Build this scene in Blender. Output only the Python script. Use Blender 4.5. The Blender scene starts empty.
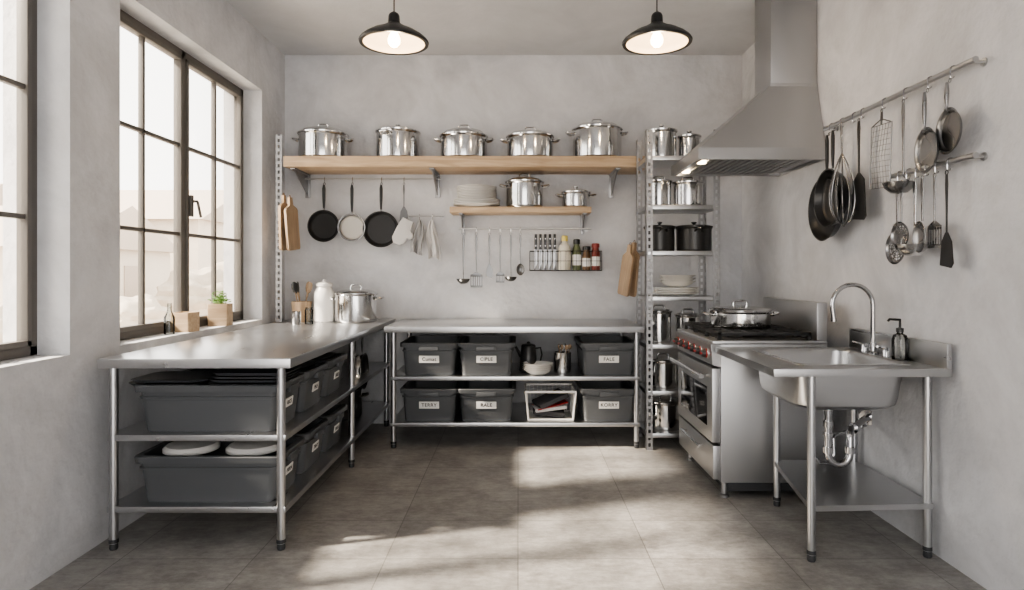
import bpy, bmesh, math, random
from mathutils import Vector, Matrix
random.seed(7)
C = bpy.context.scene.collection
pi = math.pi

# ------------------------------------------------------------------ materials
def newmat(name):
    m = bpy.data.materials.new(name); m.use_nodes = True
    nt = m.node_tree; b = nt.nodes['Principled BSDF']
    return m, nt, b
def simple(name, col, rough=0.5, metal=0.0, **k):
    m, nt, b = newmat(name)
    b.inputs['Base Color'].default_value = (*col, 1)
    b.inputs['Roughness'].default_value = rough
    b.inputs['Metallic'].default_value = metal
    for kk, v in k.items():
        b.inputs[kk.replace('_', ' ')].default_value = v
    tc = nt.nodes.new('ShaderNodeTexCoord'); n = nt.nodes.new('ShaderNodeTexNoise')
    n.inputs['Scale'].default_value = 14; n.inputs['Detail'].default_value = 3
    mr = nt.nodes.new('ShaderNodeMapRange')
    mr.inputs['To Min'].default_value = max(0, rough - .04); mr.inputs['To Max'].default_value = min(1, rough + .04)
    nt.links.new(tc.outputs['Object'], n.inputs['Vector']); nt.links.new(n.outputs['Fac'], mr.inputs['Value'])
    nt.links.new(mr.outputs['Result'], b.inputs['Roughness'])
    return m
def brushed(name, col, r0, r1, scale=(2, 30, 30), dark=.95):
    m, nt, b = newmat(name)
    b.inputs['Metallic'].default_value = 1
    tc = nt.nodes.new('ShaderNodeTexCoord'); mp = nt.nodes.new('ShaderNodeMapping')
    mp.inputs['Scale'].default_value = scale
    n = nt.nodes.new('ShaderNodeTexNoise'); n.inputs['Scale'].default_value = 1.0; n.inputs['Detail'].default_value = 1
    nt.links.new(tc.outputs['Object'], mp.inputs['Vector']); nt.links.new(mp.outputs['Vector'], n.inputs['Vector'])
    mr = nt.nodes.new('ShaderNodeMapRange'); mr.inputs['To Min'].default_value = r0; mr.inputs['To Max'].default_value = r1
    nt.links.new(n.outputs['Fac'], mr.inputs['Value']); nt.links.new(mr.outputs['Result'], b.inputs['Roughness'])
    cr = nt.nodes.new('ShaderNodeValToRGB')
    cr.color_ramp.elements[0].position = .2; cr.color_ramp.elements[1].position = .8
    cr.color_ramp.elements[0].color = (*[c * dark for c in col], 1); cr.color_ramp.elements[1].color = (*col, 1)
    nt.links.new(n.outputs['Fac'], cr.inputs['Fac']); nt.links.new(cr.outputs['Color'], b.inputs['Base Color'])
    return m
def plaster(name, c0, c1, bump=.25, sc=1.6, rough=.8):
    m, nt, b = newmat(name)
    tc = nt.nodes.new('ShaderNodeTexCoord')
    n = nt.nodes.new('ShaderNodeTexNoise'); n.inputs['Scale'].default_value = sc; n.inputs['Detail'].default_value = 9; n.inputs['Roughness'].default_value = .66
    n.inputs['Distortion'].default_value = .5
    cr = nt.nodes.new('ShaderNodeValToRGB'); cr.color_ramp.elements[0].position = .34; cr.color_ramp.elements[1].position = .68
    cr.color_ramp.elements[0].color = (*c0, 1); cr.color_ramp.elements[1].color = (*c1, 1)
    n2 = nt.nodes.new('ShaderNodeTexNoise'); n2.inputs['Scale'].default_value = 18; n2.inputs['Detail'].default_value = 6
    bp = nt.nodes.new('ShaderNodeBump'); bp.inputs['Strength'].default_value = bump; bp.inputs['Distance'].default_value = .02
    L = nt.links.new
    L(tc.outputs['Object'], n.inputs['Vector']); L(tc.outputs['Object'], n2.inputs['Vector'])
    L(n.outputs['Fac'], cr.inputs['Fac']); L(cr.outputs['Color'], b.inputs['Base Color'])
    L(n2.outputs['Fac'], bp.inputs['Height']); L(bp.outputs['Normal'], b.inputs['Normal'])
    b.inputs['Roughness'].default_value = rough
    return m
def woodmat(name, c0, c1, scale=(1.2, 14, 14)):
    m, nt, b = newmat(name); L = nt.links.new
    tc = nt.nodes.new('ShaderNodeTexCoord'); mp = nt.nodes.new('ShaderNodeMapping'); mp.inputs['Scale'].default_value = scale
    n = nt.nodes.new('ShaderNodeTexNoise'); n.inputs['Scale'].default_value = 2; n.inputs['Detail'].default_value = 6; n.inputs['Distortion'].default_value = 1.2
    cr = nt.nodes.new('ShaderNodeValToRGB'); cr.color_ramp.elements[0].position = .3; cr.color_ramp.elements[1].position = .7
    cr.color_ramp.elements[0].color = (*c0, 1); cr.color_ramp.elements[1].color = (*c1, 1)
    L(tc.outputs['Object'], mp.inputs['Vector']); L(mp.outputs['Vector'], n.inputs['Vector']); L(n.outputs['Fac'], cr.inputs['Fac'])
    L(cr.outputs['Color'], b.inputs['Base Color']); b.inputs['Roughness'].default_value = .5
    return m
def floormat():
    m, nt, b = newmat('floor_tile'); L = nt.links.new
    tc = nt.nodes.new('ShaderNodeTexCoord'); mp = nt.nodes.new('ShaderNodeMapping')
    mp.inputs['Location'].default_value = (0.0, 0.25, 0)
    br = nt.nodes.new('ShaderNodeTexBrick'); br.offset = 0.0; br.offset_frequency = 2; br.squash = 1
    br.inputs['Color1'].default_value = (.30, .293, .285, 1); br.inputs['Color2'].default_value = (.375, .367, .357, 1)
    br.inputs['Mortar'].default_value = (.19, .186, .18, 1)
    br.inputs['Scale'].default_value = 1; br.inputs['Mortar Size'].default_value = .0028; br.inputs['Mortar Smooth'].default_value = .3
    br.inputs['Brick Width'].default_value = .6; br.inputs['Row Height'].default_value = .45
    def noise(sc, det, ro, lo, hi, c0, c1):
        n = nt.nodes.new('ShaderNodeTexNoise'); n.inputs['Scale'].default_value = sc; n.inputs['Detail'].default_value = det; n.inputs['Roughness'].default_value = ro
        cr = nt.nodes.new('ShaderNodeValToRGB'); cr.color_ramp.elements[0].position = lo; cr.color_ramp.elements[1].position = hi
        cr.color_ramp.elements[0].color = (*c0, 1); cr.color_ramp.elements[1].color = (*c1, 1)
        L(n.outputs['Fac'], cr.inputs['Fac']); return n, cr
    n, cr = noise(4.2, 10, .76, .37, .64, (.58, .57, .56), (1.1, 1.1, 1.1))
    n2, cr2 = noise(16, 8, .75, .38, .62, (.76, .75, .74), (1.1, 1.1, 1.1))
    mp2 = nt.nodes.new('ShaderNodeMapping'); mp2.inputs['Scale'].default_value = (1, 2.2, 1)
    L(tc.outputs['Object'], mp2.inputs['Vector']); L(mp2.outputs['Vector'], n2.inputs['Vector'])
    mx = nt.nodes.new('ShaderNodeMix'); mx.data_type = 'RGBA'; mx.blend_type = 'MULTIPLY'; mx.inputs['Factor'].default_value = .9
    mx2 = nt.nodes.new('ShaderNodeMix'); mx2.data_type = 'RGBA'; mx2.blend_type = 'MULTIPLY'; mx2.inputs['Factor'].default_value = .9
    L(tc.outputs['Object'], mp.inputs['Vector']); L(mp.outputs['Vector'], br.inputs['Vector']); L(tc.outputs['Object'], n.inputs['Vector'])
    L(br.outputs['Color'], mx.inputs['A']); L(cr.outputs['Color'], mx.inputs['B'])
    L(mx.outputs['Result'], mx2.inputs['A']); L(cr2.outputs['Color'], mx2.inputs['B'])
    L(mx2.outputs['Result'], b.inputs['Base Color'])
    mr = nt.nodes.new('ShaderNodeMapRange'); mr.inputs['To Min'].default_value = .28; mr.inputs['To Max'].default_value = .52
    L(n2.outputs['Fac'], mr.inputs['Value']); L(mr.outputs['Result'], b.inputs['Roughness'])
    bp = nt.nodes.new('ShaderNodeBump'); bp.inputs['Strength'].default_value = .3; bp.inputs['Distance'].default_value = .003; bp.invert = True
    L(br.outputs['Fac'], bp.inputs['Height'])
    bp2 = nt.nodes.new('ShaderNodeBump'); bp2.inputs['Strength'].default_value = .12; bp2.inputs['Distance'].default_value = .01
    L(n2.outputs['Fac'], bp2.inputs['Height']); L(bp.outputs['Normal'], bp2.inputs['Normal']); L(bp2.outputs['Normal'], b.inputs['Normal'])
    return m
def glassmat(name, tint=(1, 1, 1), refl=.12):
    m = bpy.data.materials.new(name); m.use_nodes = True; nt = m.node_tree; nt.nodes.clear(); L = nt.links.new
    o = nt.nodes.new('ShaderNodeOutputMaterial'); t = nt.nodes.new('ShaderNodeBsdfTransparent'); g = nt.nodes.new('ShaderNodeBsdfGlossy')
    t.inputs['Color'].default_value = (*tint, 1); g.inputs['Roughness'].default_value = .03
    lw = nt.nodes.new('ShaderNodeLayerWeight'); lw.inputs['Blend'].default_value = refl
    mx = nt.nodes.new('ShaderNodeMixShader')
    L(lw.outputs['Fresnel'], mx.inputs['Fac']); L(t.outputs[0], mx.inputs[1]); L(g.outputs[0], mx.inputs[2]); L(mx.outputs[0], o.inputs[0])
    return m
def emis(name, col, st):
    m, nt, b = newmat(name)
    b.inputs['Base Color'].default_value = (*col, 1); b.inputs['Emission Color'].default_value = (*col, 1); b.inputs['Emission Strength'].default_value = st
    return m

WALL = plaster('wall_plaster', (.49, .495, .515), (.68, .685, .71), .35, 1.9)
CEIL = plaster('ceiling_plaster', (.51, .514, .528), (.60, .604, .618), .12)
FLOOR = floormat()
BRUSH = brushed('brushed_steel', (.53, .535, .545), .27, .33, (2, 30, 30))
HOOD = brushed('hood_steel', (.46, .463, .472), .33, .345, (3, 3, 1), .99)
SIDE = brushed('range_steel', (.50, .503, .512), .38, .395, (3, 3, 1), .99)
BRUSHV = brushed('brushed_steel_upright', (.52, .525, .54), .28, .34, (30, 30, 1))
BRUSHY = brushed('brushed_steel_long', (.55, .556, .568), .26, .31, (28, 1.5, 28), .96)
STEEL = brushed('polished_steel', (.65, .65, .65), .10, .16, (20, 20, 60), .94)
TOOL = brushed('tool_steel', (.30, .30, .305), .24, .30, (6, 6, 6), .95)
TOOLD = brushed('dark_tool_steel', (.17, .17, .172), .28, .34, (6, 6, 6), .95)
CHROME = simple('chrome', (.50, .50, .51), .10, 1)
GALV = brushed('galvanised_steel', (.38, .38, .39), .40, .5, (30, 30, 30), .9)
WOOD = woodmat('oak_shelf', (.38, .265, .165), (.55, .415, .28))
WOODD = woodmat('cutting_board_wood', (.24, .165, .105), (.38, .275, .18), (14, 14, 1.5))
BLACK = simple('black_enamel', (.018, .018, .019), .32)
IRON = simple('cast_iron', (.02, .02, .021), .55)
FRAME = simple('window_frame_paint', (.125, .115, .105), .5)
BIN = simple('grey_plastic', (.080, .085, .092), .40)
BIND = simple('dark_grey_plastic', (.04, .042, .046), .45)
WHITE = simple('white_ceramic', (.78, .77, .75), .25)
PAPER = simple('label_paper', (.80, .79, .77), .7)
INK = simple('label_ink', (.02, .02, .02), .7)
CLOTH = simple('grey_cloth', (.34, .34, .345), .9)
CLOTHW = simple('white_cloth', (.58, .57, .565), .9)
CLOTHD = simple('dark_cloth', (.05, .05, .055), .9)
RED = simple('red_plastic', (.32, .012, .010), .35)
REDD = simple('dull_red', (.22, .03, .025), .4)
YEL = simple('yellow_plastic', (.62, .50, .12), .4)
GREEN = simple('leaf_green', (.12, .25, .05), .55)
SAUCE = simple('red_sauce', (.20, .035, .025), .3)
SPICE = simple('brown_spice', (.16, .09, .045), .4)
HERB = simple('green_sauce', (.12, .14, .07), .35)
CREAM = simple('cream_plastic', (.72, .68, .58), .4)
CORD = simple('leather_cord', (.15, .08, .04), .8)
SPECK = simple('speckled_coating', (.50, .48, .45), .45)
SOAP = glassmat('soap_bottle_glass', (.82, .82, .80), .4)
GLASS = glassmat('window_glass', (.98, .975, .96), .08)
JAR = glassmat('jar_glass', (.8, .83, .83), .35)
BULB = emis('lamp_bulb', (1, .80, .55), 14)
HLAMP = emis('hood_lamp', (1, .78, .5), 12)
OVENG = simple('oven_glass', (.010, .010, .012), .09)
LAMPIN = simple('lamp_inner_white', (.60, .52, .42), .5)
SHADE = simple('lamp_shade_black', (.012, .012, .013), .35)

# ------------------------------------------------------------------ builder
class G:
    def __init__(s): s.bm = bmesh.new(); s.mats = []
    def mi(s, m):
        if m not in s.mats: s.mats.append(m)
        return s.mats.index(m)
    def box(s, x0, x1, y0, y1, z0, z1, mat, bev=0.0, M=None):
        t = bmesh.new(); bmesh.ops.create_cube(t, size=1)
        bmesh.ops.scale(t, vec=(abs(x1 - x0), abs(y1 - y0), abs(z1 - z0)), verts=t.verts)
        if bev: bmesh.ops.bevel(t, geom=list(t.edges), offset=bev, segments=2, affect='EDGES', profile=.6)
        bmesh.ops.translate(t, vec=((x0 + x1) / 2, (y0 + y1) / 2, (z0 + z1) / 2), verts=t.verts)
        s._merge(t, mat, M); return s
    def _merge(s, t, mat, M=None):
        if M is not None: bmesh.ops.transform(t, matrix=M, verts=t.verts)
        i = s.mi(mat); vm = {}
        for v in t.verts: vm[v] = s.bm.verts.new(v.co)
        for f in t.faces:
            nf = s.bm.faces.new([vm[v] for v in f.verts]); nf.material_index = i
        t.free()
    def loft(s, loops, mat, cap0=True, cap1=True, M=None, close=False):
        t = bmesh.new(); rows = []
        for lp in loops:
            rows.append([t.verts.new(Vector(p)) for p in lp])
        def q(a, b):
            if len(a) == 1 and len(b) == 1: return
            n = max(len(a), len(b))
            for k in range(n):
                k2 = (k + 1) % n
                if len(a) == 1: t.faces.new([a[0], b[k2], b[k]])
                elif len(b) == 1: t.faces.new([a[k], a[k2], b[0]])
                else: t.faces.new([a[k], a[k2], b[k2], b[k]])
        for a, b in zip(rows, rows[1:]): q(a, b)
        if close: q(rows[-1], rows[0])
        else:
            if cap0 and len(rows[0]) > 2: t.faces.new(rows[0][::-1])
            if cap1 and len(rows[-1]) > 2: t.faces.new(rows[-1])
        s._merge(t, mat, M); return s
    def lathe(s, prof, mat, c=(0, 0, 0), seg=32, M=None, cap0=False, cap1=False):
        loops = []
        for r, z in prof:
            if r <= 1e-6: loops.append([(c[0], c[1], c[2] + z)])
            else: loops.append([(c[0] + r * math.cos(2 * pi * k / seg), c[1] + r * math.sin(2 * pi * k / seg), c[2] + z) for k in range(seg)])
        return s.loft(loops, mat, cap0, cap1, M)
    def tube(s, pts, r, mat, seg=8, closed=False, M=None):
        P = [Vector(p) for p in pts]; n = len(P)
        rs = r if isinstance(r, (list, tuple)) else [r] * n
        loops = []; nrm = None
        for i in range(n):
            if closed: d = P[(i + 1) % n] - P[i - 1]
            elif i == 0: d = P[1] - P[0]
            elif i == n - 1: d = P[-1] - P[-2]
            else: d = (P[i + 1] - P[i]).normalized() + (P[i] - P[i - 1]).normalized()
            if d.length < 1e-9: d = Vector((0, 0, 1))
            d.normalize()
            if nrm is None:
                a = Vector((0, 0, 1)) if abs(d.z) < .9 else Vector((1, 0, 0))
                nrm = d.cross(a).normalized()
            nrm = (nrm - d * nrm.dot(d))
            if nrm.length < 1e-6: nrm = d.orthogonal()
            nrm.normalize(); bn = d.cross(nrm)
            loops.append([P[i] + (nrm * math.cos(2 * pi * k / seg) + bn * math.sin(2 * pi * k / seg)) * rs[i] for k in range(seg)])
        return s.loft(loops, mat, True, True, M, close=closed)
    def prism(s, pts, y0, y1, mat, M=None):
        return s.loft([[(x, y0, z) for x, z in pts], [(x, y1, z) for x, z in pts]], mat, True, True, M)
    def mesh(s, name):
        bmesh.ops.recalc_face_normals(s.bm, faces=s.bm.faces)
        for f in s.bm.faces: f.smooth = True
        for e in s.bm.edges:
            if len(e.link_faces) == 2:
                if e.calc_face_angle(0) > .62: e.smooth = False
        me = bpy.data.meshes.new(name); s.bm.to_mesh(me); s.bm.free()
        for m in s.mats: me.materials.append(m)
        return me

def rr(w, d, r, z, n=5, cx=0, cy=0):
    r = min(r, w / 2 - 1e-4, d / 2 - 1e-4); out = []
    for (qx, qy, a0) in ((1, 1, 0), (-1, 1, pi / 2), (-1, -1, pi), (1, -1, 3 * pi / 2)):
        for k in range(n + 1):
            a = a0 + k * pi / 2 / n
            out.append((cx + qx * (w / 2 - r) + r * math.cos(a), cy + qy * (d / 2 - r) + r * math.sin(a), z))
    return out
def RX(a): return Matrix.Rotation(math.radians(a), 4, 'X')
def RY(a): return Matrix.Rotation(math.radians(a), 4, 'Y')
def T(x, y, z): return Matrix.Translation((x, y, z))

def meta(o, label=None, cat=None, group=None, kind=None):
    if label: o['label'] = label
    if cat: o['category'] = cat
    if group: o['group'] = group
    if kind: o['kind'] = kind
def root(name, loc, label, cat, group=None, rz=0, kind=None):
    o = bpy.data.objects.new(name, None); o.empty_display_size = .05
    o.location = loc; o.rotation_euler = (0, 0, math.radians(rz)); C.objects.link(o)
    meta(o, label, cat, group, kind); return o
def topof(o):
    while o.parent: o = o.parent
    return o
def part(name, g, parent, world=False, label=None, kind=None, loc=None, rot=None):
    me = g.mesh(name)
    if world: me.transform(Matrix.Translation(-Vector(topof(parent).location)))
    o = bpy.data.objects.new(name, me); C.objects.link(o); o.parent = parent
    if loc: o.location = loc
    if rot: o.rotation_euler = rot
    meta(o, label, None, None, kind); return o
def thing(name, g, loc, label, cat, group=None, rz=0, kind=None, rot=None):
    me = g.mesh(name); o = bpy.data.objects.new(name, me); C.objects.link(o)
    o.location = loc; o.rotation_euler = rot if rot else (0, 0, math.radians(rz))
    meta(o, label, cat, group, kind); return o
def struct(name, g):
    o = bpy.data.objects.new(name, g.mesh(name)); C.objects.link(o); o['kind'] = 'structure'; return o
def dup(o, loc=None, rz=None, label=None, parent=None):
    c = o.copy(); C.objects.link(c)
    if parent is not None:
        c.parent = parent
    for ch in list(o.children): dup(ch, parent=c)
    if loc: c.location = loc
    if rz is not None: c.rotation_euler = (0, 0, math.radians(rz))
    if label: c['label'] = label
    return c
def textmesh(txt, size, mat):
    cu = bpy.data.curves.new('t', 'FONT'); cu.body = txt; cu.size = size; cu.align_x = 'CENTER'; cu.align_y = 'CENTER'; cu.extrude = .0004
    cu.offset = .0005; cu.space_character = 1.1
    o = bpy.data.objects.new('t', cu); C.objects.link(o)
    dg = bpy.context.evaluated_depsgraph_get(); dg.update()
    me = bpy.data.meshes.new_from_object(o.evaluated_get(dg)); bpy.data.objects.remove(o)
    me.name = 'label_text'; me.materials.clear(); me.materials.append(mat); return me

# ------------------------------------------------------------------ room
XL, XR, YB, ZC = -2.0, 1.92, 5.49, 3.16
YF = -1.6
g = G(); g.box(XL - .3, XR + .3, YF, YB + .3, -.1, 0, FLOOR); struct('floor', g)
g = G(); g.box(XL - .3, XR + .3, YF, YB + .3, ZC, ZC + .15, CEIL); struct('ceiling', g)
g = G(); g.box(XL - .3, XR + .3, YB, YB + .3, 0, ZC, WALL); struct('wall_back', g)
g = G(); g.box(XR, XR + .3, YF, YB, 0, ZC, WALL); struct('wall_right', g)
g = G(); g.box(XL - .3, -1.6, YF - .2, YF, 0, ZC, WALL); g.box(1.5, XR + .3, YF - .2, YF, 0, ZC, WALL); g.box(-1.6, 1.5, YF - .2, YF, 2.6, ZC, WALL); struct('wall_front', g)  # unseen wall with wide opening, added to cut fill and darken reflections
W = [(1.75, 2.857), (3.216, 5.0)]
ZS, ZT = .93, 2.72
g = G()
g.box(XL - .3, XL, YF, YB, 0, ZS, WALL); g.box(XL - .3, XL, YF, YB, ZT, ZC, WALL)
g.box(XL - .3, XL, YF, W[0][0], ZS, ZT, WALL); g.box(XL - .3, XL, W[0][1], W[1][0], ZS, ZT, WALL); g.box(XL - .3, XL, W[1][1], YB, ZS, ZT, WALL)
struct('wall_left', g)
def window(i, y0, y1):
    r = root('window_%d' % i, (-2.17, (y0 + y1) / 2, ZS), 'dark metal framed casement window with divided panes', 'window', kind='structure')
    g = G(); fx0, fx1 = -2.20, -2.145; t = .045
    g.box(fx0, fx1, y0, y1, ZS, ZS + t, FRAME, .004); g.box(fx0, fx1, y0, y1, ZT - t, ZT, FRAME, .004)
    g.box(fx0, fx1, y0, y0 + t, ZS, ZT, FRAME, .004); g.box(fx0, fx1, y1 - t, y1, ZS, ZT, FRAME, .004)
    ym = (y0 + y1) / 2
    g.box(fx0, fx1, ym - .024, ym + .024, ZS, ZT, FRAME, .004)
    part('window_frame', g, r, True)
    for (a, b) in ((y0 + t, ym - .024), (ym + .024, y1 - t)):
        g = G(); x0, x1 = -2.185, -2.135; w = .026; z0, z1 = ZS + t, ZT - t
        g.box(x0, x1, a, b, z0, z0 + w, FRAME, .003); g.box(x0, x1, a, b, z1 - w, z1, FRAME, .003)
        g.box(x0, x1, a, a + w, z0, z1, FRAME, .003); g.box(x0, x1, b - w, b, z0, z1, FRAME, .003)
        c = (a + b) / 2; g.box(x0 + .01, x1 - .01, c - .011, c + .011, z0, z1, FRAME, .003)
        for k in (1, 2):
            z = z0 + (z1 - z0) * k / 3; g.box(x0 + .01, x1 - .01, a, b, z - .011, z + .011, FRAME, .003)
        s = part('casement_sash', g, r, True)
        g = G(); g.box(-2.164, -2.160, a + w, b - w, z0 + w, z1 - w, GLASS); part('window_pane', g, r, True)
    g = G(); g.box(-2.135, -2.118, ym + .045, ym + .075, 1.66, 1.80, FRAME, .004)
    g.tube([(-2.12, ym + .06, 1.76), (-2.09, ym + .06, 1.76), (-2.085, ym + .06, 1.75), (-2.085, ym + .10, 1.66)], .009, FRAME)
    part('window_handle', g, r, True)
window(1, *W[0]); window(2, *W[1])

# exterior: haze painted in as pale house and bush colours
EXT = plaster('hazed_exterior_render', (.60, .53, .45), (.66, .59, .51), .1, .5)
EXTD = simple('hazed_exterior_dark', (.46, .39, .33), .8)
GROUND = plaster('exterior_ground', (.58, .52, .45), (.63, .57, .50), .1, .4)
HEDGE = plaster('hazed_hedge_leaves', (.42, .36, .29), (.50, .44, .37), .3, 3)
g = G(); g.box(-60, -2.35, -30, 80, -.8, -.6, GROUND)
struct('ground', g)
def house(x0, x1, y0, y1, h, rf):
    g = G(); g.box(x0, x1, y0, y1, -.6, h, EXT)
    m = (y0 + y1) / 2
    g.loft([[(x0 - .3, y0 - .3, h), (x0 - .3, m, h + rf), (x0 - .3, y1 + .3, h)], [(x1 + .3, y0 - .3, h), (x1 + .3, m, h + rf), (x1 + .3, y1 + .3, h)]], EXTD)
    y = y0 + .8
    while y < y1 - 1.2:
        for z in (.4, 2.6):
            if z + 1.1 < h: g.box(x1 - .02, x1 + .03, y, y + .8, z, z + 1.1, EXTD)
        y += 2.0
    thing('house', g, (0, 0, 0), 'rendered house outside the window, coloured pale for haze', 'house', group='houses outside')
house(-18, -12.5, 17.5, 23, 2.0, 1.4); house(-21, -14, 28, 36, 3.6, 1.8); house(-26, -20, 22, 27, 3.2, 1.5)
def bush(x, y, z, R, k):
    g = G(); t = bmesh.new(); bmesh.ops.create_icosphere(t, subdivisions=4, radius=R)
    rnd = random.Random(k)
    for v in t.verts:
        v.co = v.co * (1 + .12 * math.sin(v.co.x * 7 / R + k) * math.sin(v.co.y * 6 / R) + .05 * math.sin(v.co.z * 17 / R) + rnd.uniform(-.035, .035)); v.co.z *= .85
    g._merge(t, HEDGE); thing('bush', g, (x, y, z), 'rounded bush outside the window', 'bush', 'bushes outside')
for k, (x, y, R) in enumerate(((-9.4, 15.6, .85), (-10, 20.2, 1.3), (-7.2, 17.6, .9), (-13.8, 15.4, .8), (-11.3, 13.2, .8), (-11.5, 26, 1.5))): bush(x, y, -.6 + R * .7, R, k)

# ------------------------------------------------------------------ tables
def table(nm, x0, x1, y0, y1, top, legs, shelves, label, lip=.045):
    r = root(nm, ((x0 + x1) / 2, (y0 + y1) / 2, 0), label, 'table')
    mm = BRUSHY if (y1 - y0) > (x1 - x0) else BRUSH
    g = G(); g.box(x0, x1, y0, y1, top - lip, top, mm, .003)
    part('tabletop', g, r, True)
    for (lx, ly) in legs:
        g = G(); g.tube([(lx, ly, .03), (lx, ly, top - lip)], .02, BRUSHV, 20)
        g.lathe([(0, 0), (.016, 0), (.019, .008), (.018, .03), (.021, .032), (.021, .05), (0, .05)], BIND, (lx, ly, 0), 16)
        part('leg', g, r, True)
    for (sx0, sx1, sy0, sy1, z) in shelves:
        g = G(); g.box(sx0, sx1, sy0, sy1, z - .03, z, mm, .004)
        part('shelf', g, r, True)
    return r
table('prep_table', -1.94, -1.05, 2.95, 5.47, .90,
      [(-1.11, 3.0), (-1.895, 3.0), (-1.11, 4.27), (-1.895, 4.27), (-1.11, 5.40), (-1.895, 5.40)],
      [(-1.92, -1.085, 2.985, 5.42, .54), (-1.92, -1.085, 2.985, 5.42, .205)],
      'long stainless steel prep table with two undershelves along the window wall')
table('back_table', -.98, .925, 4.68, 5.47, .90,
      [(-.92, 4.73), (.875, 4.73), (-.92, 5.42), (.875, 5.42)],
      [(-.945, .90, 4.71, 5.44, .53), (-.945, .90, 4.71, 5.44, .19)],
      'stainless steel work table with two undershelves holding grey bins')

# ------------------------------------------------------------------ bins
def bin_root(loc, L, Wd, H, label, group, text, rz=0, mat=BIN, txt=.036, hw=.074, hz=.026):
    r = root('storage_bin', loc, label, 'storage bin', group, rz)
    g = G(); k = .87
    def lp(f, z, off=0): return rr(L * f + off, Wd * f + off, .035, z)
    loops = [lp(k, 0), lp(k + .01, .012), lp(.93, H - .068), lp(.93, H - .066, .014), lp(.935, H - .056, .014), lp(.935, H - .054, .0), lp(.94, H - .032, .0), lp(.94, H - .032, .036), lp(.945, H - .005, .040), lp(.945, H, .034), lp(.945, H, -.014), lp(.92, H * .55, -.014), lp(k, .012, -.012)]
    g.loft(loops, mat)
    part('bin_body', g, r)
    g = G()
    g.box(-hw, hw, -.002, .002, -hz, hz, PAPER)
    lab = part('paper_label', g, r, loc=(0, -Wd / 2 * .918 - .0035, H * .50), rot=(math.atan(Wd / 2 * .06 / (H * .72)), 0, 0))
    if text:
        me = textmesh(text, txt, INK); o = bpy.data.objects.new('label_text', me); C.objects.link(o); o.parent = lab
        o.location = (0, -.003, 0); o.rotation_euler = (pi / 2, 0, 0)
    g = G(); hh = L * .17; yf = -Wd / 2 * .945
    g.box(-hh, hh, yf - .026, yf - .004, H - .056, H - .024, mat, .004)
    part('bin_handle', g, r)
    return r
G1 = 'grey bins under the back table'
for (x, z, t) in ((-.66, .53, 'Cumat'), (-.235, .53, 'CIPLE'), (.675, .53, 'FALE'), (-.66, .19, 'TERRY'), (-.235, .19, 'RALE'), (.675, .19, 'KORRY')):
    bin_root((x, 5.0, z), .42, .54, .245, 'grey plastic storage bin with a white label reading ' + t, G1, t)
G2 = 'grey tubs under the prep table'
for z, tx in ((.54, ('RICE', 'PELE', 'SALE')), (.205, ('FERN', 'TRAY', 'RALE'))):
    for k, yc in enumerate((3.20, 3.62, 4.04)):
        bin_root((-1.47, yc, z), .36, .70, .225, 'long grey plastic tub with a small white label', G2, tx[k], 90, txt=.028, hw=.05, hz=.022)

def plateg(R, mat, h=.022):
    g = G(); g.lathe([(0, 0), (R * .55, 0), (R * .6, .004), (R, h), (R, h + .004), (R * .62, .009), (0, .007)], mat, seg=40); return g
dark_plate = None
for k in range(4):
    if dark_plate is None:
        g = G(); g.loft([rr(.34, .26, .05, 0), rr(.37, .28, .06, .010), rr(.375, .285, .06, .013), rr(.35, .265, .05, .011), rr(.32, .24, .05, .006)], BIN)
        dark_plate = thing('tray', g, (-1.32, 3.20, .752), 'dark grey plastic tray stacked in a tub', 'tray', 'stacked trays')
    else: dup(dark_plate, (-1.32 + .008 * k, 3.20, .752 + .017 * k))
dup(dark_plate, (-1.70, 3.20, .752)); dup(dark_plate, (-1.69, 3.20, .769))
for yc in (3.62, 4.04):
    for k in range(2): dup(dark_plate, (-1.36, yc, .745 + .017 * k))
g = G(); g.lathe([(0, 0), (.12, 0), (.13, .006), (.13, .02), (.115, .034), (0, .038)], WHITE, seg=40)
ld = thing('container_lid', g, (-1.63, 3.20, .410), 'round white container lid resting in the tub', 'lid', 'container lids')
dup(ld, (-1.32, 3.20, .410)); dup(ld, (-1.35, 3.62, .410)); 

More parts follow.
